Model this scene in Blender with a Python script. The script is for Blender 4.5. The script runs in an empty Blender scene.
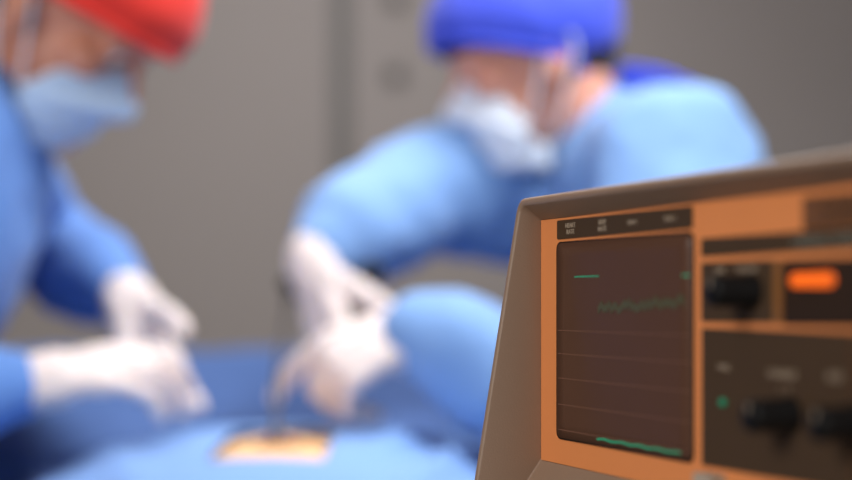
import bpy, bmesh, math, random
from mathutils import Vector, Matrix, noise
from mathutils.bvhtree import BVHTree
R = math.radians
random.seed(4)
sc = bpy.context.scene
col = sc.collection

# ------------------------------------------------------------------ camera, world, lights, exposure
cd = bpy.data.cameras.new('camera'); cam = bpy.data.objects.new('camera', cd); col.objects.link(cam)
cam.location = (0, 0, 1.2); cam.rotation_euler = (R(90), 0, 0)
cd.sensor_width = 36; cd.lens = 59.15; cd.shift_y = 62/852
cd.clip_start = .02
cd.dof.use_dof = True; cd.dof.focus_distance = .725; cd.dof.aperture_fstop = 2.45
sc.camera = cam
wd = bpy.data.worlds.new('world'); sc.world = wd; wd.use_nodes = True
wd.node_tree.nodes['Background'].inputs[0].default_value = (1, .98, .96, 1)
wd.node_tree.nodes['Background'].inputs[1].default_value = .38

def area(name, loc, target, size, power, colr=(1, 1, 1), spread=180):
    l = bpy.data.lights.new(name, 'AREA'); l.shape = 'DISK'; l.size = size; l.energy = power; l.color = colr
    l.spread = R(spread)
    o = bpy.data.objects.new(name, l); col.objects.link(o); o.location = loc
    o.rotation_euler = (Vector(target) - Vector(loc)).to_track_quat('-Z', 'Y').to_euler()
    return o
area('surgical_lamp_light', (.50, 1.15, 2.45), (.05, 1.55, 1.2), .55, 16, (1, .98, .95), 130)
area('ceiling_light_over_table', (-.2, 2.3, 2.72), (-.2, 2.5, 0), 1.1, 25, (1, .97, .96))
area('front_fill_light', (-1.5, -.9, 2.15), (0, 1.0, 1.1), 1.0, 34, (1, .95, .91))  # unseen fill lamp behind the camera, added to brighten the monitor front
sc.view_settings.view_transform = 'Standard'
sc.view_settings.look = 'None'
sc.view_settings.exposure = 0.0
sc.view_settings.gamma = 1.0
sc.view_settings.use_curve_mapping = False

# ------------------------------------------------------------------ materials
def srgb(r, g, b):
    f = lambda c: (c/255/12.92 if c/255 <= .04045 else ((c/255+.055)/1.055)**2.4)
    return (f(r), f(g), f(b), 1)
def mat(name, rgb, rough=.6, metal=0, bump=0, bscale=60, var=.0, vscale=8, sheen=0, spec=.5, sss=0, coat=0):
    m = bpy.data.materials.new(name); m.use_nodes = True
    nt = m.node_tree; b = nt.nodes['Principled BSDF']
    c = srgb(*rgb)
    b.inputs['Base Color'].default_value = c
    b.inputs['Roughness'].default_value = rough
    b.inputs['Metallic'].default_value = metal
    b.inputs['Specular IOR Level'].default_value = spec
    b.inputs['Sheen Weight'].default_value = sheen
    b.inputs['Coat Weight'].default_value = coat
    if sss:
        b.inputs['Subsurface Weight'].default_value = sss
        b.inputs['Subsurface Radius'].default_value = (.010, .004, .002)
        b.inputs['Subsurface Scale'].default_value = 1
    tc = nt.nodes.new('ShaderNodeTexCoord')
    if var:
        n = nt.nodes.new('ShaderNodeTexNoise'); n.inputs['Scale'].default_value = vscale; n.inputs['Detail'].default_value = 4
        mx = nt.nodes.new('ShaderNodeMix'); mx.data_type = 'RGBA'
        mx.inputs['A'].default_value = tuple(x*(1-var) for x in c[:3])+(1,)
        mx.inputs['B'].default_value = tuple(min(1, x*(1+var)) for x in c[:3])+(1,)
        nt.links.new(tc.outputs['Object'], n.inputs['Vector'])
        nt.links.new(n.outputs['Fac'], mx.inputs['Factor'])
        nt.links.new(mx.outputs['Result'], b.inputs['Base Color'])
    if bump:
        n2 = nt.nodes.new('ShaderNodeTexNoise'); n2.inputs['Scale'].default_value = bscale; n2.inputs['Detail'].default_value = 3
        bp = nt.nodes.new('ShaderNodeBump'); bp.inputs['Strength'].default_value = bump; bp.inputs['Distance'].default_value = .002
        nt.links.new(tc.outputs['Object'], n2.inputs['Vector'])
        nt.links.new(n2.outputs['Fac'], bp.inputs['Height'])
        nt.links.new(bp.outputs['Normal'], b.inputs['Normal'])
    return m
def glow(name, rgb, strength):
    m = mat(name, rgb, .4)
    b = m.node_tree.nodes['Principled BSDF']
    b.inputs['Emission Color'].default_value = srgb(*rgb); b.inputs['Emission Strength'].default_value = strength
    return m
M = dict(
    wall=mat('painted_wall', (148, 140, 136), .7, bump=.1, bscale=200, var=.03, vscale=1.5),
    seam=mat('wall_joint', (104, 101, 98), .6, var=.04),
    floor=mat('vinyl_floor', (120, 128, 128), .4, var=.06, vscale=3),
    ceiling=mat('ceiling_paint', (215, 213, 208), .9, bump=.1),
    steel=mat('brushed_steel', (150, 150, 150), .3, 1, bump=.05, bscale=300),
    darksteel=mat('dark_steel', (70, 66, 66), .35, .8, bump=.05, bscale=200),
    gown=mat('gown_cloth', (92, 136, 206), .85, bump=.25, bscale=90, var=.05, vscale=14, sheen=.15),
    gown2=mat('gown_cloth_pale', (118, 158, 213), .85, bump=.25, bscale=90, var=.05, vscale=14, sheen=.15),
    drape=mat('drape_cloth', (116, 158, 220), .85, bump=.25, bscale=120, var=.05, vscale=10, sheen=.1),
    cover=mat('table_cover_cloth', (62, 97, 158), .85, bump=.25, bscale=120, var=.06, vscale=10, sheen=.1),
    redcap=mat('red_cap_cloth', (235, 48, 34), .8, bump=.3, bscale=120, var=.08, vscale=20, sheen=.2),
    bluecap=mat('blue_cap_cloth', (60, 82, 220), .8, bump=.3, bscale=120, var=.08, vscale=20, sheen=.2),
    mask=mat('mask_fabric', (188, 212, 240), .85, bump=.15, bscale=300, var=.03, vscale=30),
    mask2=mat('mask_fabric_pale', (226, 236, 248), .85, bump=.15, bscale=300, var=.03, vscale=30),
    tie=mat('white_tie', (215, 222, 232), .8, var=.03),
    skin=mat('skin', (205, 140, 115), .5, bump=.12, bscale=350, var=.09, vscale=25, sss=.25),
    skin2=mat('skin_fair', (218, 156, 134), .5, bump=.12, bscale=350, var=.09, vscale=25, sss=.25),
    iodine=mat('prepped_skin', (240, 192, 140), .4, bump=.1, bscale=300, var=.07, vscale=25, sss=.2),
    hair=mat('dark_hair', (52, 42, 38), .55, bump=.6, bscale=400, var=.3, vscale=120),
    eye=mat('eye_white', (232, 228, 222), .15, var=.02),
    iris=mat('iris_brown', (60, 40, 28), .15, var=.1),
    glove=mat('latex_glove', (226, 213, 211), .45, bump=.12, bscale=160, var=.03, vscale=30, sss=.1),
    shoe=mat('clog_rubber', (60, 70, 90), .5, var=.05),
    wound=mat('wound', (120, 34, 26), .3, bump=.4, bscale=300, var=.3, vscale=120),
    case=mat('case_plastic', (143, 117, 97), .45, bump=.10, bscale=900, var=.03, vscale=40),
    panel=mat('panel_orange', (226, 140, 82), .55, spec=.3, bump=.04, bscale=900, var=.03, vscale=30),
    dark=mat('section_brown', (72, 55, 40), .6, spec=.15, var=.05, vscale=60),
    divider=mat('divider_bronze', (140, 92, 48), .5, var=.05, vscale=60),
    lampglass=mat('lamp_window', (50, 36, 28), .6, spec=.15, var=.05, vscale=60),
    black=mat('knob_black', (11, 10, 10), .5, spec=.25, bump=.1, bscale=500, var=.05),
    screen=mat('screen_glass', (88, 60, 46), .35, var=.05, vscale=50, spec=.2),
    grat=mat('graticule_print', (126, 88, 70), .6, var=.03),
    text=mat('print_cream', (176, 158, 136), .6, var=.03),
    text2=mat('print_grey_green', (118, 122, 112), .6, var=.03),
    badge=mat('badge_bronze', (112, 70, 38), .5, bump=.5, bscale=700, var=.15, vscale=150),
    badge_text=mat('badge_letter', (66, 44, 22), .5, var=.1),
    button=mat('button_grey', (176, 160, 142), .4, var=.03),
    trace=glow('trace_green', (40, 150, 110), .24),
    faint=glow('faint_green', (78, 78, 52), .02),
    led=glow('led_green', (10, 120, 85), .25),
    lamp=glow('lamp_orange', (255, 108, 24), .5),
    rubber=mat('caster_rubber', (40, 40, 42), .6, var=.05),
    pad=mat('table_pad', (50, 52, 58), .6, var=.05),
)

# ------------------------------------------------------------------ helpers
def tag(o, label, cat, group=None):
    o['label'] = label; o['category'] = cat
    if group: o['group'] = group
    return o
def obj(name, bm, m, parent=None, smooth=True):
    if isinstance(bm, bmesh.types.BMesh):
        me = bpy.data.meshes.new(name); bmesh.ops.recalc_face_normals(bm, faces=bm.faces); bm.to_mesh(me); bm.free()
    else:
        me = bm
    o = bpy.data.objects.new(name, me); col.objects.link(o)
    for x in (m if isinstance(m, (list, tuple)) else [m]): me.materials.append(x)
    for p in me.polygons: p.use_smooth = smooth
    if parent: o.parent = parent
    return o
def struct(name, bm, m, smooth=False):
    o = obj(name, bm, m, None, smooth); o['kind'] = 'structure'; return o
def empty(name, loc=(0, 0, 0), rz=0):
    o = bpy.data.objects.new(name, None); o.empty_display_size = .1; col.objects.link(o)
    o.location = loc; o.rotation_euler.z = rz; return o
def box(bm, x0, x1, y0, y1, z0, z1, bev=0, mtx=None):
    v = [bm.verts.new((x, y, z)) for x in (x0, x1) for y in (y0, y1) for z in (z0, z1)]
    fs = [bm.faces.new([v[i] for i in q]) for q in ((0,1,3,2),(4,6,7,5),(0,4,5,1),(2,3,7,6),(0,2,6,4),(1,5,7,3))]
    if bev:
        es = list({e for f in fs for e in f.edges})
        r = bmesh.ops.bevel(bm, geom=es, offset=bev, segments=2, affect='EDGES', profile=.5)
        v = list({x for f in r['faces'] for x in f.verts} | {x for x in v if x.is_valid})
    if mtx: bmesh.ops.transform(bm, matrix=mtx, verts=[x for x in v if x.is_valid])
def tube(bm, pts, rad, seg=16, lat=None, flat=None, caps=True):
    """lofted tube; rad per point (number or (lateral, other)); lat = lateral axis for oval sections"""
    pts = [Vector(p) for p in pts]; n = len(pts); rings = []
    def tang(i):
        a = pts[max(0, i-1)]; b = pts[min(n-1, i+1)]; return (b-a).normalized()
    up = Vector(lat) if lat is not None else None
    prev = None
    def ring(c, t, r, s=1.0):
        nonlocal prev
        if up is not None: a = (up - t*up.dot(t)).normalized()
        else:
            if prev is None:
                a = t.orthogonal().normalized()
            else: a = (prev - t*prev.dot(t)).normalized()
            prev = a
        b = t.cross(a)
        ra, rb = r if isinstance(r, (tuple, list)) else (r, r)
        return [bm.verts.new(c + a*(ra*s*math.cos(2*math.pi*k/seg)) + b*(rb*s*math.sin(2*math.pi*k/seg))) for k in range(seg)]
    m = lambda r: min(r) if isinstance(r, (tuple, list)) else r
    if caps:
        for q in (80, 55, 28):
            rings.append(ring(pts[0] - tang(0)*m(rad[0])*math.sin(R(q)), tang(0), rad[0], math.cos(R(q))))
    for i in range(n): rings.append(ring(pts[i], tang(i), rad[i]))
    if caps:
        for q in (28, 55, 80):
            rings.append(ring(pts[-1] + tang(n-1)*m(rad[-1])*math.sin(R(q)), tang(n-1), rad[-1], math.cos(R(q))))
    for a, b in zip(rings, rings[1:]):
        for k in range(seg):
            bm.faces.new((a[k], a[(k+1) % seg], b[(k+1) % seg], b[k]))
    bm.faces.new(rings[0][::-1]); bm.faces.new(rings[-1])
def dense(pts, rad, k=5):
    """Catmull-Rom resample"""
    P = [Vector(p) for p in pts]; out = []; ro = []
    tu = [r if isinstance(r, (tuple, list)) else (r, r) for r in rad]
    for i in range(len(P)-1):
        p0 = P[max(i-1, 0)]; p1 = P[i]; p2 = P[i+1]; p3 = P[min(i+2, len(P)-1)]
        for j in range(k):
            t = j/k
            out.append(.5*((2*p1)+(p2-p0)*t+(2*p0-5*p1+4*p2-p3)*t*t+(3*p1-p0-3*p2+p3)*t**3))
            ro.append((tu[i][0]*(1-t)+tu[i+1][0]*t, tu[i][1]*(1-t)+tu[i+1][1]*t))
    out.append(P[-1]); ro.append(tu[-1]); return out, ro
def ell(bm, c, r, mtx=None, seg=24):
    ret = bmesh.ops.create_uvsphere(bm, u_segments=seg, v_segments=seg//2, radius=1)
    T = Matrix.Translation(c) @ Matrix.Diagonal((*r, 1))
    if mtx: T = mtx @ T
    bmesh.ops.transform(bm, matrix=T, verts=ret['verts'])
def remesh(bm, voxel, smooth=4, fac=.5):
    me = bpy.data.meshes.new('tmp'); bm.to_mesh(me); bm.free()
    o = bpy.data.objects.new('tmp', me); col.objects.link(o)
    md = o.modifiers.new('r', 'REMESH'); md.mode = 'VOXEL'; md.voxel_size = voxel
    if smooth:
        s = o.modifiers.new('s', 'SMOOTH'); s.factor = fac; s.iterations = smooth
    dg = bpy.context.evaluated_depsgraph_get(); dg.update()
    out = bpy.data.meshes.new_from_object(o.evaluated_get(dg))
    bpy.data.objects.remove(o); bpy.data.meshes.remove(me)
    return out
def wrinkle(me, amp, scale, stretch=(1, 1, 1), seed=0, ridge=True, calm=()):
    ns = [v.normal.copy() for v in me.vertices]
    for v, n in zip(me.vertices, ns):
        p = Vector((v.co.x*stretch[0], v.co.y*stretch[1], v.co.z*stretch[2]))*scale + Vector((seed*7.3, seed*3.1, 0))
        w = noise.noise_vector(p*.5)*.7
        h = noise.noise(p + w)
        h = (1-abs(h)*2.2) if ridge else h
        h2 = noise.noise(p*2.3 + w)
        k = 1
        for c, r in calm: k = min(k, max(.12, ((v.co-c).length-r*.45)/r))
        v.co += n*amp*k*(h*.75 + h2*.35)
    me.update()
def rrect(x0, x1, z0, z1, r, n=5):
    out = []
    for cx, cz, a0 in ((x1-r, z1-r, 0), (x0+r, z1-r, 90), (x0+r, z0+r, 180), (x1-r, z0+r, 270)):
        for k in range(n+1):
            a = R(a0 + 90*k/n); out.append((cx + r*math.cos(a), cz + r*math.sin(a)))
    return out
def plate(bm, x0, x1, z0, z1, y0, y1, r=.001, bulge=0):
    """rounded plate standing on a panel: front at y1 (negative = outward), back at y0"""
    lp = rrect(x0, x1, z0, z1, r)
    back = [bm.verts.new((x, y0, z)) for x, z in lp]
    front = [bm.verts.new((x, y1, z)) for x, z in lp]
    n = len(lp)
    for k in range(n): bm.faces.new((back[k], back[(k+1) % n], front[(k+1) % n], front[k]))
    if bulge:
        prev = front; cx, cz = (x0+x1)/2, (z0+z1)/2
        for s in (.85, .65, .4, .15):
            cur = [bm.verts.new((cx+(x-cx)*s, y1-bulge*(1-s*s), cz+(z-cz)*s)) for x, z in lp]
            for k in range(n): bm.faces.new((prev[k], prev[(k+1) % n], cur[(k+1) % n], cur[k]))
            prev = cur
        bm.faces.new(prev)
    else: bm.faces.new(front)
def text_mesh(s, size, loc, spacing=1.0, extrude=.0001):
    c = bpy.data.curves.new('t', 'FONT'); c.body = s; c.size = size; c.align_x = 'CENTER'; c.align_y = 'CENTER'
    c.extrude = extrude; c.space_character = spacing; c.space_line = .95
    o = bpy.data.objects.new('t', c); col.objects.link(o)
    dg = bpy.context.evaluated_depsgraph_get(); dg.update()
    me = bpy.data.meshes.new_from_object(o.evaluated_get(dg))
    bpy.data.objects.remove(o); bpy.data.curves.remove(c)
    me.transform(Matrix.Translation(loc) @ Matrix.Rotation(R(90), 4, 'X'))
    return me

# ------------------------------------------------------------------ room
def wallbox(name, *a, m=None):
    bm = bmesh.new(); box(bm, *a); return struct(name, bm, m or M['wall'])
WY = 3.6
wallbox('floor', -3, 3, -1.6, WY, -.1, 0, m=M['floor'])
wallbox('ceiling', -3, 3, -1.6, WY, 2.8, 2.9, m=M['ceiling'])
wallbox('wall_back', -3, 3, WY, WY+.1, 0, 2.8)
wallbox('wall_left', -3.1, -3, -1.6, WY, 0, 2.8)
wallbox('wall_right', 3, 3.1, -1.6, WY, 0, 2.8)
wallbox('baseboard_back', -3, 3, WY-.015, WY, 0, .1, m=M['seam'])
# cover strip over the panel joint of the back wall
bm = bmesh.new(); box(bm, -.243, -.192, WY-.008, WY, .1, 2.8, .003); struct('trim_1', bm, M['seam'])
def wall_plug(z, label):
    bm = bmesh.new(); tube(bm, [(-.079, WY, z), (-.079, WY-.008, z)], [.026, .024], 24, caps=False)
    o = obj('wall_plug', bm, M['seam']); tag(o, label, 'wall fitting', 'round plugs on the grey wall')
    bm = bmesh.new(); tube(bm, [(-.079, WY-.008, z), (-.079, WY-.011, z)], [.011, .010], 16, caps=False)
    obj('screw_cap', bm, M['darksteel'], o)
wall_plug(1.783, 'lower small round grey plug on the grey wall, level with the blue-capped surgeon\'s eyes')
wall_plug(1.980, 'upper small round grey plug on the grey wall, at the very top of the photo')

# ------------------------------------------------------------------ patient monitor (local x along its front, -y outward, z up)
mon = empty('patient_monitor', (.0605, .7372, 1.0), math.atan2(-.919, .394))
tag(mon, 'brown patient monitor with orange front panel and dark screen in the right foreground', 'monitor')
W = .352; ZB = .2
edge = lambda z: -(.0115 + (.0545 - z)*.1753)
def ring(bm, x0, x1, z0, z1, r, yf):
    return [bm.verts.new((x, yf(z), z + ZB)) for x, z in rrect(x0, x1, z0, z1, r)]
bm = bmesh.new()
loops = [ring(bm, .02, W-.02, -.185, .040, .010, lambda z: .262),
         ring(bm, .004, W-.004, -.198, .0525, .010, lambda z: .258),
         ring(bm, -.005, W+.005, -.2, .0545, .0062, lambda z: .240),
         ring(bm, -.005, W+.005, -.2, .0545, .0062, lambda z: edge(z)+.0030),
         ring(bm, -.0045, W+.0045, -.1995, .0540, .0060, lambda z: edge(z)+.0009),
         ring(bm, -.0030, W+.0030, -.1985, .0528, .0055, lambda z: edge(z)),
         ring(bm, -.0008, W+.0008, -.147, .0508, .0045, lambda z: edge(z)),
         ring(bm, 0, W, -.1455, .0500, .0040, lambda z: edge(z)+.0012),
         ring(bm, 0, W, -.0832, .0432, .0012, lambda z: 0)]
n = len(loops[0])
for a, b in zip(loops, loops[1:]):
    for k in range(n): bm.faces.new((a[k], a[(k+1) % n], b[(k+1) % n], b[k]))
bm.faces.new(loops[0])
case = obj('case', bm, M['case'], mon)
bm = bmesh.new(); box(bm, .0002, W-.0002, 0, .004, ZB-.083, ZB+.043)
pan = obj('front_panel', bm, M['panel'], mon, False)
pan['label'] = 'orange front panel'
def on_panel(name, m, x0, x1, z0, z1, parent=mon, t=.0006, r=.0008, base=0, bulge=0):
    bm = bmesh.new(); plate(bm, x0, x1, z0+ZB, z1+ZB, base, -t, r, bulge)
    return obj(name, bm, m, parent, smooth=bool(bulge))
lab = on_panel('label_strip', M['dark'], .0187, .1408, .0322, .0418)
for s, x, z, sz in (('HEART\nRATE', .0330, .0370, .0034), ('RESP\nRATE', .0645, .0370, .0034), ('TEMP 1', .0920, .0370, .0030), ('TEMP 2', .1235, .0370, .0030)):
    obj('label_text', text_mesh(s, sz, (x, -.0007, z+ZB), 1.0), M['text'], lab, False)
rim = on_panel('screen_bezel', M['black'], .0180, .1418, -.0702, .0308, r=.0042)
scr = on_panel('screen', M['screen'], .0187, .1412, -.0694, .0301, base=-.0006, t=.0008, r=.004, bulge=.0008)
def line_on_screen(name, m, pts, h):
    """thin raised strip following the slightly curved glass"""
    bm = bmesh.new(); prev = None
    for x, z in pts:
        u = abs(x-.08)/.061; w = abs(z+.0196)/.05; s = max(u, w)
        y = -.0008 - .0008*(1-min(1, s)**2) - .00025
        cur = [bm.verts.new((x, yy, zz+ZB)) for yy, zz in ((y, z-h/2), (y, z+h/2), (y+.0004, z+h/2), (y+.0004, z-h/2))]
        if prev:
            for k in range(4): bm.faces.new((prev[k], prev[(k+1) % 4], cur[(k+1) % 4], cur[k]))
        else: bm.faces.new(cur)
        prev = cur
    bm.faces.new(prev)
    return obj(name, bm, m, scr, False)
xs = lambda a, b, n=14: [a+(b-a)*k/n for k in range(n+1)]
for z in (-.0145, -.0264, -.0389, -.0523, -.0652):
    line_on_screen('scale_line', M['grat'], [(x, z) for x in xs(.0205, .1395)], .00034)
line_on_screen('trace', M['trace'], [(x, .0126) for x in xs(.0385, .0625, 6)], .0006)
line_on_screen('trace', M['trace'], [(x, .0116) for x in xs(.1340, .1395, 3)], .0009)
line_on_screen('trace', M['trace'], [(x, -.0665+.0003*math.sin(x*400)) for x in xs(.060, .1325, 24)], .0010)
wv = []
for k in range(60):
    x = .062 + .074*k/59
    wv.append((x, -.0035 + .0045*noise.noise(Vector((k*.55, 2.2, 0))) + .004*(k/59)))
line_on_screen('faint_green_band', M['faint'], wv, .0035)  # broad irregular greenish band across the screen, very weakly emissive
on_panel('name_strip', M['dark'], .1478, W-.006, .0196, .0272)
obj('label_text', text_mesh('CARDIAC MONITOR', .0052, (.2335, -.0007, .0232+ZB), 1.0), M['text2'], mon, False)
bdg = on_panel('name_badge', M['badge'], .2165, .272, .0278, .0402, t=.0012)
obj('badge_letters', text_mesh('508', .0125, (.237, -.0013, .0338+ZB), 1.1), M['badge_text'], bdg, False)
def knob(x, z, parent, dot=True):
    r, L = .0064, .0200
    bm = bmesh.new()
    prof = [(.0072, 0), (.0072, .0012), (r, .0018), (r*.97, L-.0012), (r*.86, L-.0003), (r*.6, L), (.0002, L)]
    prev = None; N = 40
    for rr, d in prof:
        cur = []
        for k in range(N):
            q = rr*(1+(.035 if (k % 2 and .0018 <= d < L-.0005) else 0)); a = 2*math.pi*k/N
            cur.append(bm.verts.new((x+q*math.cos(a), -.0006-d, z+ZB+q*math.sin(a))))
        if prev:
            for k in range(N): bm.faces.new((prev[k], prev[(k+1) % N], cur[(k+1) % N], cur[k]))
        prev = cur
    kn = obj('knob', bm, M['black'], parent)
    bm = bmesh.new(); plate(bm, x-.0004, x+.0004, z+ZB+.0015, z+ZB+.0050, -.0006-L+.0002, -.0006-L-.0003, .0002)
    obj('pointer', bm, M['text'], kn, False)
s1 = on_panel('control_section', M['dark'], .1478, .1972, -.0084, .0168)
knob(.1835, .0043, s1)
obj('label_text', text_mesh('QRS', .0034, (.1615, -.0007, .0132+ZB), 1.05), M['text'], s1, False)
obj('label_text', text_mesh('VOLUME', .0034, (.180, -.0007, .0132+ZB), 1.05), M['text'], s1, False)
on_panel('divider', M['divider'], .1980, .2028, -.0084, .0168, t=.0009)
s2 = on_panel('lamp_section', M['lampglass'], .2035, .262, -.0090, .0163)
lp = on_panel('indicator_lamp', M['lamp'],   .2090, .2345, .0056, .0110, s2, base=-.0006, t=.0016, r=.0026, bulge=.0006)
lp['label'] = 'lit orange indicator lamp'
s3 = on_panel('control_section', M['dark'], .1482, .2432, -.0698, -.0112)
obj('label_text', text_mesh('SYNC', .0034, (.1645, -.0007, -.0275+ZB), 1.05), M['text'], s3, False)
obj('label_text', text_mesh('CHARGE', .0042, (.2030, -.0007, -.0285+ZB), 1.1), M['text'], s3, False)
obj('label_text', text_mesh('1   2', .0030, (.2045, -.0007, -.0345+ZB), 1.1), M['text'], s3, False)
obj('label_text', text_mesh('SIZE', .0042, (.2345, -.0007, -.0280+ZB), 1.1), M['text'], s3, False)
ld = on_panel('indicator_light', M['led'], .1626, .1662, -.0438, -.0402, s3, base=-.0006, t=.0020, r=.0016, bulge=.0006)
ld['label'] = 'small green indicator light'
knob(.2085, -.0440, s3); knob(.2480, -.0440, mon)
s4 = on_panel('output_section', M['dark'], .2440, W-.006, -.0698, -.0112)
b_ = on_panel('push_button', M['button'], .1515, .1650, -.0795, -.0722, t=.0075, r=.0015)
b_['label'] = 'pale grey push button'
# trolley under the monitor
tr = empty('equipment_trolley', (.0605, .7372, 0), math.atan2(-.919, .394))
tag(tr, 'steel equipment trolley under the brown patient monitor', 'trolley')
bm = bmesh.new(); box(bm, -.05, .40, -.075, .33, .975, .9995, .006); obj('top_shelf', bm, M['steel'], tr, False)
bm = bmesh.new(); box(bm, -.04, .39, -.065, .32, .35, .37, .006); obj('lower_shelf', bm, M['steel'], tr, False)
for x in (-.03, .38):
    for y in (-.055, .31):
        bm = bmesh.new(); tube(bm, [(x, y, .09), (x, y, .976)], [.012, .012], 14, caps=False); lg = obj('leg', bm, M['steel'], tr)
        bm = bmesh.new(); tube(bm, [(x-.012, y, .043), (x+.012, y, .043)], [.042, .042], 20, caps=False); obj('caster', bm, M['rubber'], lg)

# ------------------------------------------------------------------ operating table, patient, drapes
CX = -.15
tb = empty('operating_table', (CX, 1.65, 0)); tag(tb, 'operating table under the blue drapes with the patient on it', 'table')
bm = bmesh.new(); box(bm, -.24, .24, -.62, .95, .70, .75, .01); obj('table_top', bm, M['steel'], tb, False)
bm = bmesh.new(); box(bm, -.24, .24, -.62, .95, .7505, .83, .02); obj('mattress', bm, M['pad'], tb, False)
bm = bmesh.new(); box(bm, -.13, .13, -.15, .35, .08, .70, .02); obj('column', bm, M['steel'], tb, False)
bm = bmesh.new(); box(bm, -.24, .24, -.40, .60, 0, .08, .02); obj('base', bm, M['steel'], tb, False)
def belly(y):
    pts = ((.9, 1.0), (1.05, 1.015), (1.2, 1.040), (1.34, 1.053), (1.42, 1.058), (1.5, 1.0595), (1.62, 1.056), (2.0, 1.05), (3, 1.05))
    for (a, za), (b, zb) in zip(pts, pts[1:]):
        if y <= b: return za + (zb-za)*max(0, (y-a))/(b-a)
# patient on the back, head away from the camera
bm = bmesh.new()
P, Q = dense([(CX, 1.10, .928), (CX, 1.20, .932), (CX, 1.34, .942), (CX, 1.42, .945), (CX, 1.50, .946), (CX, 1.62, .944), (CX, 1.80, .940), (CX, 1.92, .930)],
             [(.165, .090), (.170, .100), (.170, .109), (.168, .111), (.166, .111), (.162, .107), (.172, .100), (.150, .085)])
tube(bm, P, Q, 28, lat=(1, 0, 0))
tube(bm, [(CX, 1.92, .93), (CX, 2.06, .935)], [.055, .052])
ell(bm, (CX, 2.15, .945), (.075, .115, .095)); ell(bm, (CX, 2.12, 1.01), (.05, .07, .045)); ell(bm, (CX, 2.13, 1.055), (.012, .022, .015))
for s in (-1, 1):
    tube(bm, *dense([(CX+s*.17, 1.86, .93), (CX+s*.205, 1.65, .90), (CX+s*.20, 1.42, .885), (CX+s*.195, 1.28, .88)], [.048, .042, .036, .03]), seg=14)
    for q in range(4):
        tube(bm, *dense([(CX+s*(.175+.014*q), 1.28, .88), (CX+s*(.172+.015*q), 1.20, .875), (CX+s*(.172+.015*q), 1.13, .865)], [.012, .009, .007], 3), seg=10)
    tube(bm, *dense([(CX+s*.085, 1.14, .92), (CX+s*.09, 1.05, .915)], [.085, .08]), seg=16)
body = obj('person', remesh(bm, .006, 6), M['iodine'])
tag(body, 'patient lying covered in blue drapes, orange-tan skin showing in the drape opening', 'person')
pb = BVHTree.FromPolygons([v.co for v in body.data.vertices], [p.vertices for p in body.data.polygons])
def skin_z(x, y):
    h = pb.ray_cast(Vector((x, y, 2)), Vector((0, 0, -1)))[0]
    return h.z if h else None
bm = bmesh.new(); pts = []
for k in range(12):
    x = CX - .022 + .044*k/11; y = 1.425 + .004*math.sin(k*1.3)
    pts.append((x, y, (skin_z(x, y) or 1.05)+.0005))
tube(bm, pts, [(.004+.006*math.sin(math.pi*k/11), .0025+.0015*math.sin(math.pi*k/11)) for k in range(12)], 12, lat=(0, 1, 0))
w_ = obj('incision', bm, M['wound'], body); w_['label'] = 'dark red surgical incision'

def sheet(name, m, xs_, ys_, zf, thick=.003, skip=None, parent=None):
    bm = bmesh.new(); g = {}
    for i, x in enumerate(xs_):
        for j, y in enumerate(ys_): g[i, j] = bm.verts.new(zf(x, y) if isinstance(zf(x, y), tuple) else (x, y, zf(x, y)))
    for i in range(len(xs_)-1):
        for j in range(len(ys_)-1):
            if skip and skip((xs_[i]+xs_[i+1])/2, (ys_[j]+ys_[j+1])/2): continue
            bm.faces.new((g[i, j], g[i+1, j], g[i+1, j+1], g[i, j+1]))
    for v in [v for v in bm.verts if not v.link_faces]: bm.verts.remove(v)
    o = obj(name, bm, m, parent)
    md = o.modifiers.new('thickness', 'SOLIDIFY'); md.thickness = thick; md.offset = 1
    return o
def ss(a, b, x):
    t = min(1, max(0, (x-a)/(b-a))); return t*t*(3-2*t)
def cover_z(x, y):
    ridge = belly(y) - .010 - .062*(abs(x-CX)/.27)**2.2
    far = 1.04 + .078*ss(1.75, 2.30, y)
    z = max(ridge, .90)*(1-ss(1.45, 1.85, y)) + far*ss(1.45, 1.85, y)
    wd_ = .30 + .30*ss(1.6, 2.0, y)
    d = abs(x-(CX-.06*ss(1.6, 2., y))) - wd_
    if d > 0: z -= min(d*6, .36)
    if y > 2.36: z -= min((y-2.36)*5, .3)
    if y < 1.04: z -= min((1.04-y)*4, .3)
    f = noise.noise(Vector((x*9, y*5, .3)))*.006 + noise.noise(Vector((x*22, y*12, 4)))*.003
    return z + f*(1 if y > 1.62 else .15)
gx = xs(-.86, .54, 120); gy = xs(.96, 2.46, 120)
cov = sheet('table_cover', M['cover'], gx, gy, cover_z,
            skip=lambda x, y: (abs(x-CX) < .10 and abs(y-1.415) < .145))
tag(cov, 'medium blue drape covering the far half of the operating table beside the gloved hands', 'drape')
def top_z(x, y):
    z = belly(y) + .0025 - .064*(abs(x-CX)/.27)**2.2
    d = abs(x-CX) - .25
    if d > 0: z -= min(d*2, .2)
    hole = max(abs(x-CX)/.055, abs(y-1.407)/.106)
    k = ss(1.1, 2.0, hole)
    f = noise.noise(Vector((x*7, y*9, 1.7)))*.006
    f += .012*math.exp(-((x-CX-.11-.35*(y-1.42))/.018)**2)*ss(1.2, 1.5, y) + .011*math.exp(-((x-CX-.175-.2*(y-1.42))/.016)**2)
    f += .008*math.exp(-((x-CX+.13+.3*(y-1.3))/.02)**2)
    z += max(f, -.002)*k
    return z
hx = [-.47, -.45, -.43] + xs(-.41, CX-.055, 30)+xs(CX-.055, CX+.055, 22)[1:] + xs(CX+.055, .11, 30)[1:] + [.13, .15, .17]
hy = xs(1.0, 1.3002, 40) + xs(1.3002, 1.513, 26)[1:] + xs(1.513, 1.62, 14)[1:]
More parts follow.
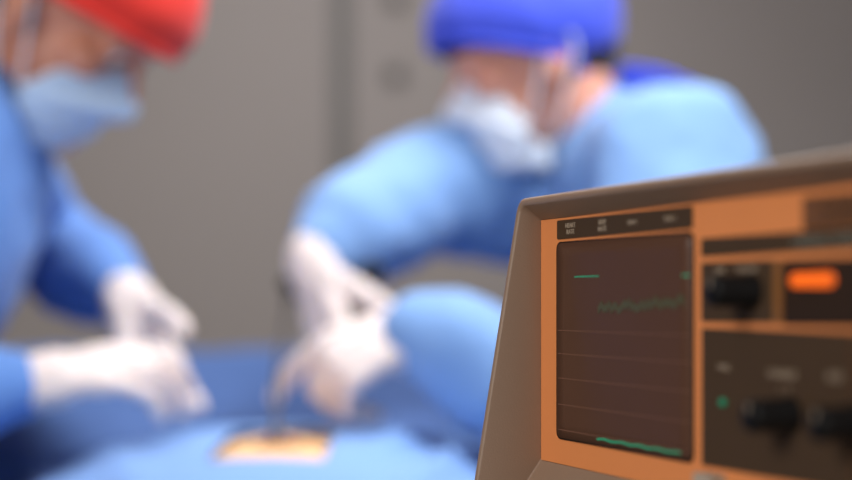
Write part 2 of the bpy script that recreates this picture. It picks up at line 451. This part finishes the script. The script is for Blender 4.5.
dr = sheet('surgical_drape', M['drape'], hx, hy, top_z, skip=lambda x, y: abs(x-CX) < .0551 and -.125 < y-1.425 < .0881)
tag(dr, 'light blue surgical drape with a square opening over the patient\'s belly', 'drape')

# ------------------------------------------------------------------ people
def frame(f, up=(0, 0, 1)):
    f = Vector(f).normalized(); l = Vector(up).cross(f).normalized(); u = f.cross(l)
    return Matrix((f, l, u)).transposed().to_4x4()
def hand_tubes(wrist, d, nrm, right, curls, thumb, spread=.06, sc_=1.0):
    """list of (points, radii): palm bones and five fingers. d = towards knuckles, nrm = out of the palm"""
    d = Vector(d).normalized(); nrm = Vector(nrm); nrm = (nrm - d*nrm.dot(d)).normalized()
    t = d.cross(nrm) if right else -d.cross(nrm)
    w = Vector(wrist); out = []
    L = [.092, .102, .096, .077]; ML = [.090, .093, .088, .080]
    for i in range(4):
        off = (.0315, .0110, -.0100, -.0300)[i]
        k = w + d*ML[i]*sc_ + t*off*sc_ - nrm*(.004 if i in (1, 2) else 0)
        out.append(([w + t*off*.62*sc_, w*.45 + k*.55 + t*off*.1 - nrm*.002, k], [.0150*sc_, .0140*sc_, .0105*sc_]))
        dirv = (d + t*spread*(1.5-i)).normalized(); p = k; pts = [k]; a = 0
        for seg, fr in enumerate((.46, .30, .24)):
            a += R(curls[i][seg])
            v = dirv*math.cos(a) + nrm*math.sin(a); p = p + v*L[i]*fr*sc_; pts.append(p)
        r = (.0098, .0098, .0094, .0086)[i]*sc_
        out.append((pts, [r, r*.95, r*.88, r*.76]))
    # thumb leaves the side of the palm near the wrist
    tb0 = w + d*.022*sc_ + t*.024*sc_ + nrm*.004
    a1, a2 = thumb
    v1 = (d*.62 + t*.72*(1-a1) + nrm*(.15 + a1)).normalized()
    v2 = (d*.85 + t*.25*(1-a2) + nrm*(.2 + a2)).normalized()
    q1 = tb0 + v1*.046*sc_; q2 = q1 + (v1+v2).normalized()*.034*sc_; q3 = q2 + v2*.028*sc_
    out.append(([tb0, q1, q2, q3], [.0165*sc_, .0125*sc_, .0110*sc_, .0088*sc_]))
    out.append(([w + t*.012 + d*.02, w + d*.05 + t*.014 + nrm*.004], [.018*sc_, .015*sc_]))   # heel of the palm
    return out
def build_person(spec):
    root = empty('person', spec['ground'])
    inv = Matrix.Translation(-Vector(spec['ground']))
    H = Matrix.Translation(spec['head']) @ frame(spec['face'], spec.get('hup', (0, 0, 1)))
    hp = lambda x, y, z: H @ Vector((x, y, z))
    lat = spec['lat']
    def part(name, me, m, parent=root):
        me.transform(inv); return obj(name, me, m, parent)
    # ---- body: one continuous surface
    bm = bmesh.new()
    ell(bm, (-.008, 0, .035), (.098, .077, .086), H); ell(bm, (.035, 0, -.028), (.058, .062, .082), H)
    ell(bm, (.045, 0, -.072), (.045, .052, .034), H); ell(bm, (.082, 0, -.098), (.020, .022, .018), H)
    tube(bm, *dense([hp(.074, -.046, .030), hp(.090, -.018, .034), hp(.090, .018, .034), hp(.074, .046, .030)], [.012, .012, .012, .012], 3), seg=12)
    tube(bm, [hp(.088, 0, .026), hp(.102, 0, .002), hp(.116, 0, -.020)], [.010, .0095, .0125], 14)
    for s in (-1, 1):
        ell(bm, (.104, s*.012, -.026), (.011, .008, .008), H); ell(bm, (.064, s*.046, -.012), (.028, .022, .020), H)
        E = H @ Matrix.Translation((-.010, s*.078, -.002)) @ Matrix.Rotation(s*R(22), 4, 'Z') @ Matrix.Rotation(R(-12), 4, 'Y')
        ell(bm, (0, 0, .004), (.019, .009, .030), E); ell(bm, (.004, 0, -.024), (.011, .008, .012), E)
        ring_ = [E @ Vector((.017*math.cos(a), s*.006, .006+.027*math.sin(a))) for a in [R(10+20*k) for k in range(12)]]
        tube(bm, ring_, [.005]*12, 8)
        tube(bm, *dense([hp(.086, s*.014, .016), hp(.092, s*.031, .0215), hp(.082, s*.048, .015)], [.0055]*3, 4), seg=8)
        tube(bm, *dense([hp(.086, s*.014, .008), hp(.0885, s*.031, .002), hp(.080, s*.047, .008)], [.005]*3, 4), seg=8)
    for zz, rr in ((-.052, .0075), (-.064, .0085)):
        tube(bm, *dense([hp(.082, -.024, zz-.002), hp(.096, 0, zz), hp(.082, .024, zz-.002)], [rr*.7, rr, rr*.7], 4), seg=10)
    nb = Vector(spec['neck'])
    tube(bm, *dense([hp(-.022, 0, -.010), hp(-.030, 0, -.075), nb], [.060, .056, .064]), seg=20)
    T, TR = spec['torso']
    P, Q = dense(T, TR); tube(bm, P, Q, 32, lat=lat)
    for side in ('near', 'far'):
        a = spec[side]
        tube(bm, *dense([nb + (Vector(a['sh'])-nb)*.25 - Vector((0, 0, .04)), a['sh'], Vector(a['sh']).lerp(Vector(a['el']), .55), a['el'], Vector(a['el']).lerp(Vector(a['wr']), .35), a['wr']],
                        [.06, .055, .048, .040, .040, .028]), seg=18)
        for pts, rad in a['hand']: tube(bm, *dense(pts, [r*.70 for r in rad], 4), seg=10)
    for hip, knee, ankle, toe in spec['legs']:
        tube(bm, *dense([hip, knee, ankle], [.085, .058, .042]), seg=18)
        tube(bm, [ankle, toe], [.042, .034], 14)
    me = remesh(bm, .0055, 3)
    body = part('body', me, spec['skin'])
    # eyes
    for s in (-1, 1):
        bm = bmesh.new(); ell(bm, (.0815, s*.031, .0115), (.0125, .0125, .0125), H); me = bpy.data.meshes.new('e'); bm.to_mesh(me); bm.free()
        e = part('eye', me, M['eye'], body)
        bm = bmesh.new(); ell(bm, (.0905, s*.031, .0085), (.0045, .0058, .0058), H, 16); me = bpy.data.meshes.new('e'); bm.to_mesh(me); bm.free()
        part('iris', me, M['iris'], e)
        bm = bmesh.new(); tube(bm, *dense([hp(.090, s*.012, .034), hp(.098, s*.028, .040), hp(.084, s*.050, .036)], [.003, .0045, .002], 4), seg=8)
        me = remesh(bm, .0015, 1); part('eyebrow', me, M['hair'], body)
    # hair showing under the cap at the back
    bm = bmesh.new(); ell(bm, (-.024, 0, .024), (.088, .079, .080), H)
    for v in list(bm.verts):
        q = H.inverted() @ v.co
        if q.z < -.045 or (q.x > -.012 and q.z < .05) or q.x > .06: bm.verts.remove(v)
    me = bpy.data.meshes.new('h'); bm.to_mesh(me); bm.free()
    hr = part('hair', me, M['hair'], body); hr.modifiers.new('t', 'SOLIDIFY').thickness = .003
    # ---- gown
    bm = bmesh.new()
    P, Q = dense(T, [(a_+.022, b_+.022) for a_, b_ in TR]); tube(bm, P, Q, 36, lat=lat)
    sk = spec['skirt']
    tube(bm, *dense(sk[0], sk[1]), seg=32, lat=lat)
    tube(bm, [nb - Vector((0, 0, .03)), nb.lerp(Vector(spec['head']), .04)], [.088, .074], 20)
    for side in ('near', 'far'):
        a = spec[side]; sh, el_, wr = Vector(a['sh']), Vector(a['el']), Vector(a['wr'])
        g = a.get('g', 1)
        tube(bm, *dense([nb + (sh-nb)*.2 - Vector((0, 0, .05)), sh, sh.lerp(el_, .5), el_, el_.lerp(wr, .45), el_.lerp(wr, .86*a.get('se', .95)), el_.lerp(wr, a.get('se', .95))],
                        [.075, .080*g, .078*g, .074*g, .066*g, a.get('se_r', .050), a.get('se_r', .050)*.78]), seg=22)
    for q in spec.get('extra', []): tube(bm, *dense(*q), seg=16)
    me = remesh(bm, .009, 6)
    cl = [(Vector(spec[q]['wr']).lerp(Vector(spec[q]['el']), 1-spec[q].get('se', .95)), .075) for q in ('near', 'far')]
    wrinkle(me, .021, 6.5, (1, 1, .7), spec['seed'], True, cl); wrinkle(me, .006, 17, (1, 1, .8), spec['seed']+3, True, cl)
    gn = part('gown', me, spec['gown'])
    # collar binding and back ties
    c = nb.lerp(Vector(spec['head']), .10); ax = (Vector(spec['head'])-nb).normalized()
    a1 = ax.orthogonal().normalized(); b1 = ax.cross(a1)
    bm = bmesh.new(); rp = [c + a1*.076*math.cos(q) + b1*.076*math.sin(q) for q in [2*math.pi*k/28 for k in range(29)]]
    tube(bm, rp, [.006]*29, 8, caps=False); me = bpy.data.meshes.new('c'); bm.to_mesh(me); bm.free()
    part('collar', me, spec['gown'], gn)
    # ---- gloves
    for side in ('near', 'far'):
        a = spec[side]; wr = Vector(a['wr']); el_ = Vector(a['el'])
        bm = bmesh.new()
        for pts, rad in a['hand']: tube(bm, *dense(pts, [r*1.06 for r in rad], 4), seg=14)
        hd = Vector(a['hand'][0][0][0])
        tube(bm, *dense([wr.lerp(el_, a.get('cuff', .16)), wr.lerp(el_, a.get('cuff', .16)*.4), wr, wr + a['dir']*.03], [x*a.get('gr', 1) for x in (.046, .041, .035)] + [(.032, .026)], 4), seg=18)
        me = remesh(bm, .0024, 4); wrinkle(me, .0012, 60, (1, 1, 1), spec['seed']+1)
        gl = part('glove', me, M['glove'])
        if 'gr' in a: continue          # this glove is tucked into the sleeve
        bm = bmesh.new(); v = (el_-wr).normalized(); c0 = wr.lerp(el_, a.get('cuff', .16)+.012); a1 = v.orthogonal().normalized(); b1 = v.cross(a1)
        rp = [c0 + a1*.0465*math.cos(q) + b1*.0465*math.sin(q) for q in [2*math.pi*k/24 for k in range(25)]]
        tube(bm, rp, [.0032]*25, 8, caps=False); me = bpy.data.meshes.new('c'); bm.to_mesh(me); bm.free()
        part('cuff_bead', me, M['glove'], gl)
    # ---- cap: shell over the skull cut along the hairline, with a folded hem and ties behind
    cc, cr = spec['cap_c'], spec['cap_r']
    f0, f1 = spec['cap_edge']                   # hem height at the front and at the back of the head
    bm = bmesh.new(); N, K = 56, 16; rows = []
    for j in range(K+1):
        row = []
        for i in range(N):
            a = 2*math.pi*i/N
            cx_ = math.cos(a); t = (1-cx_)/2
            ze = f0*(1-t) + f1*t
            # angle down to the hem
            s_ = (ze-cc[2])/cr[2]; amax = math.acos(max(-1, min(1, s_)))
            al = amax*j/K
            puff = 1 + .02*noise.noise(Vector((math.cos(a)*3, math.sin(a)*3, j*.35+spec['seed']))) + .02*noise.noise(Vector((math.cos(a)*9, math.sin(a)*9, j*.2)))
            if j > K-3: puff *= 1 - .015*(j-K+3)
            row.append(bm.verts.new(hp(cc[0]+cr[0]*math.sin(al)*cx_*puff, cc[1]+cr[1]*math.sin(al)*math.sin(a)*puff, cc[2]+cr[2]*math.cos(al)*(puff if j < K else 1))))
        rows.append(row)
    for r0, r1 in zip(rows[1:], rows[2:]):
        for i in range(N): bm.faces.new((r0[i], r0[(i+1) % N], r1[(i+1) % N], r1[i]))
    bm.faces.new(rows[1])
    for v in rows[0]: bm.verts.remove(v)
    hem = [v.co.copy() for v in rows[-1]]; hem.append(hem[0].copy())
    bmesh.ops.recalc_face_normals(bm, faces=bm.faces)
    me = bpy.data.meshes.new('cap'); bm.to_mesh(me); bm.free()
    cap = part('cap', me, spec['capm']); md = cap.modifiers.new('t', 'SOLIDIFY'); md.thickness = .002; md.offset = 1
    bm = bmesh.new(); tube(bm, hem, [.006]*len(hem), 10, caps=False); me = bpy.data.meshes.new('hem'); bm.to_mesh(me); bm.free()
    part('hem', me, spec['capm'], cap)
    for q in spec['ties']:
        bm = bmesh.new(); tube(bm, *dense([hp(*p) for p in q], [(.010, .003)]*(len(q)-1)+[(.007, .002)], 5), seg=10, lat=H.to_3x3() @ Vector((0, .4, 1)))
        me = bpy.data.meshes.new('tie'); bm.to_mesh(me); bm.free(); part('tie', me, spec['capm'], cap)
    # ---- mask: pleated shell over nose, mouth and chin
    bm = bmesh.new(); N, K = 40, 26; rows = []
    for j in range(K+1):
        v_ = j/K; z = .008 - .134*v_; row = []
        for i in range(N+1):
            u = -1+2*i/N; ph = u*R(72)
            rx = .086 + .024*math.exp(-((v_-.24)/.16)**2) + .010*math.exp(-((v_-.55)/.25)**2) - .004*max(0, v_-.72)/.28 - .045*ss(.86, 1, v_)
            nose = math.exp(-(u/.30)**2)*.012*math.exp(-((v_-.20)/.18)**2)
            ry = .070 - .012*max(0, v_-.6)/.4
            pl = .0022*(1 if 0 else math.sin(v_*math.pi*8))*math.cos(ph*.8)
            pinch = 1 - .42*ss(.78, 1, abs(u))*(1)
            zz = -.050 + (z+.050)*pinch - .006*abs(u)
            zz -= .052*abs(u)**1.25*(1-v_)                # top edge dips away from the nose bridge
            row.append(bm.verts.new(hp(.008+(rx+nose+pl)*max(0, math.cos(ph))**.85, (ry+pl)*math.sin(ph), zz)))
        rows.append(row)
    for r0, r1 in zip(rows, rows[1:]):
        for i in range(N): bm.faces.new((r0[i], r0[i+1], r1[i+1], r1[i]))
    bmesh.ops.recalc_face_normals(bm, faces=bm.faces)
    top = [v.co.copy() for v in rows[0]]; ends = [(rows[0][0].co.copy(), rows[-1][0].co.copy()), (rows[0][-1].co.copy(), rows[-1][-1].co.copy())]
    me = bpy.data.meshes.new('mask'); bm.to_mesh(me); bm.free()
    mk = part('face_mask', me, spec['maskm']); md = mk.modifiers.new('t', 'SOLIDIFY'); md.thickness = .0016; md.offset = 0
    bm = bmesh.new(); tube(bm, top, [.0022]*len(top), 8); me = bpy.data.meshes.new('b'); bm.to_mesh(me); bm.free()
    part('top_binding', me, M['tie'], mk)
    for s, (ta, ba) in zip((-1, 1), ends):
        bm = bmesh.new(); tube(bm, *dense([ta, hp(-.004, s*.088, .020), hp(-.024, s*.090, .026), hp(-.036, s*.086, .004), hp(-.020, s*.080, -.032), ba], [.0022]*6, 5), seg=8)
        me = bpy.data.meshes.new('l'); bm.to_mesh(me); bm.free(); part('ear_loop', me, M['tie'], mk)
    # ---- trousers and shoes
    for i, (hip, knee, ankle, toe) in enumerate(spec['legs']):
        bm = bmesh.new(); tube(bm, *dense([Vector(hip), knee, Vector(ankle)+Vector((0, 0, .02))], [.105, .082, .075]), seg=20)
        me = remesh(bm, .009, 4); wrinkle(me, .005, 12, (1, 1, 1), i); part('trouser_leg', me, spec['gown'])
        bm = bmesh.new(); an, to = Vector(ankle), Vector(toe); b0 = Vector((an.x, an.y, .045)); b1 = Vector((to.x, to.y, .040))
        dv = (b1-b0).normalized()
        tube(bm, *dense([b0 - dv*.045, b0 + dv*.03, b1 + dv*.03], [(.044, .044), (.050, .044), (.044, .034)]), seg=18, lat=(-dv.y, dv.x, 0))
        me = remesh(bm, .006, 3); part('shoe', me, M['shoe'])
    return root

dirn = lambda v: Vector(v).normalized()
# left surgeon: red cap, faces right, head bowed
d1, d2 = dirn((.88, .32, .16)), dirn((.32, -.25, -.90))
left = dict(ground=(-.82, 1.48, 0), head=(-.390, 1.50, 1.505), face=(.75, -.12, -.66), seed=1, neck=(-.500, 1.50, 1.385), lat=(0, 1, 0),
    torso=([(-.80, 1.48, .90), (-.76, 1.48, 1.05), (-.64, 1.48, 1.18), (-.555, 1.485, 1.28), (-.525, 1.49, 1.345)],
           [(.165, .115), (.155, .105), (.165, .112), (.180, .115), (.15, .085)]),
    near=dict(sh=(-.520, 1.335, 1.325), el=(-.620, 1.29, 1.090), wr=(-.392, 1.375, 1.120), dir=d1, g=1.0, gr=.8, se=.93, se_r=.047, cuff=.22,
              hand=hand_tubes((-.387, 1.377, 1.120), d1, (.1, .55, -.80), True, ((14, 24, 16), (18, 28, 18), (22, 30, 20), (26, 32, 20)), (.2, .2), sc_=.92)),
    far=dict(sh=(-.52, 1.625, 1.345), el=(-.525, 1.87, 1.285), wr=(-.345, 1.61, 1.205), dir=d2, g=.82, gr=.8, se=.95, se_r=.044, cuff=.22,
             hand=hand_tubes((-.338, 1.595, 1.205), d2, (.30, -.85, .15), False, ((10, 22, 16), (14, 26, 18), (16, 28, 20), (18, 30, 20)), (.75, .8), sc_=.90)),
    feet=(), legs=[((-.82, 1.40, .90), (-.80, 1.39, .50), (-.84, 1.39, .09), (-.70, 1.37, .045)), ((-.82, 1.57, .90), (-.80, 1.58, .50), (-.84, 1.58, .09), (-.70, 1.60, .045))],
    skirt=([(-.79, 1.48, .98), (-.81, 1.48, .75), (-.82, 1.48, .42)], [(.19, .145), (.205, .165), (.225, .19)]),
    cap_c=(.004, 0, .050), cap_r=(.124, .098, .106), cap_edge=(.045, .000), skin=M['skin'], gown=M['gown'], capm=M['redcap'], maskm=M['mask'],
    ties=[[(-.112, 0, .005), (-.135, .01, -.02), (-.150, .02, -.07)], [(-.112, 0, .005), (-.130, -.02, -.025), (-.140, -.03, -.06)]])
o = build_person(left)
tag(o, 'person in a red cap and blue gown at left, head bowed over the table', 'person')
# right surgeon: blue cap, faces left
d3, d4 = dirn((.22, -.22, -.93)), dirn((-.88, -.06, -.34))
right = dict(ground=(.66, 1.84, 0), head=(.139, 1.75, 1.495), face=(-.955, -.06, -.29), seed=5, neck=(.225, 1.775, 1.385), lat=(0, 1, 0),
    torso=([(.56, 1.83, .90), (.51, 1.83, 1.04), (.405, 1.82, 1.18), (.315, 1.80, 1.28), (.265, 1.79, 1.345)],
           [(.150, .110), (.140, .098), (.150, .105), (.165, .112), (.14, .082)]),
    near=dict(sh=(.290, 1.635, 1.355), el=(.255, 1.49, 1.050), wr=(.000, 1.49, 1.164), dir=d4, g=1.12, cuff=.2, gr=.80, se=1.02, se_r=.060,
              hand=hand_tubes((-.006, 1.488, 1.170), d4, (-.25, .62, -.74), False, ((30, 14, 8), (60, 48, 26), (62, 52, 30), (64, 52, 30)), (.3, .4), sc_=1.08)),
    far=dict(sh=(.145, 1.86, 1.340), el=(-.002, 1.77, 1.352), wr=(-.130, 1.60, 1.250), dir=d3, g=1.0, gr=.84, se=.88, se_r=.058, cuff=.25,
             hand=hand_tubes((-.126, 1.595, 1.240), d3, (.62, .55, .2), True, ((45, 70, 45), (50, 75, 45), (52, 75, 45), (52, 75, 45)), (.5, .6), sc_=.95)),
    feet=(), legs=[((.61, 1.75, .90), (.60, 1.74, .50), (.66, 1.74, .09), (.52, 1.72, .045)), ((.61, 1.91, .90), (.60, 1.92, .50), (.66, 1.92, .09), (.52, 1.94, .045))],
    skirt=([(.60, 1.83, .98), (.63, 1.83, .75), (.65, 1.83, .42)], [(.175, .135), (.19, .155), (.21, .18)]),
    extra=[([(.36, 1.76, 1.33), (.40, 1.80, 1.345), (.425, 1.84, 1.34)], [.03, .03, .02])],
    cap_c=(.004, 0, .050), cap_r=(.124, .100, .104), cap_edge=(.062, -.050), skin=M['skin2'], gown=M['gown2'], capm=M['bluecap'], maskm=M['mask2'],
    ties=[[(-.098, .0, -.036), (-.135, .02, -.055), (-.170, .03, -.085), (-.205, .03, -.110)], [(-.098, .0, -.038), (-.120, -.01, -.07), (-.135, -.02, -.105)]])
o = build_person(right)
tag(o, 'person in blue cap and pale gown behind the monitor, holding a retractor', 'person')

# ------------------------------------------------------------------ instruments in the hands
rt = empty('surgical_retractor', (CX, 1.43, 1.055))
tag(rt, 'dark retractor with a long thin shank held upright over the incision', 'surgical instrument')
g0 = Vector((CX, 1.43, 1.055))
def ipart(name, pts, rad, m, **k):
    bm = bmesh.new(); tube(bm, *dense([Vector(p)-g0 for p in pts], rad, 5), seg=14, **k); return obj(name, bm, m, rt)
hz = Vector((-.105, 1.626, 1.196))
ipart('handle', [(-.160, 1.600, 1.222), (-.135, 1.615, 1.206), hz, (-.078, 1.620, 1.212), (-.066, 1.618, 1.232)], [.008, .011, .013, .016, .018], M['black'])
ipart('shank', [(-.158, 1.600, 1.222), (-.157, 1.575, 1.190), (-.158, 1.48, 1.12), (-.153, 1.432, 1.066)], [.004, .0035, .003, .0028], M['darksteel'])
ipart('blade', [(-.153, 1.432, 1.067), (-.152, 1.424, 1.058), (-.148, 1.417, 1.062)], [(.007, .002), (.008, .002), (.006, .0015)], M['darksteel'], lat=(1, 0, 0))
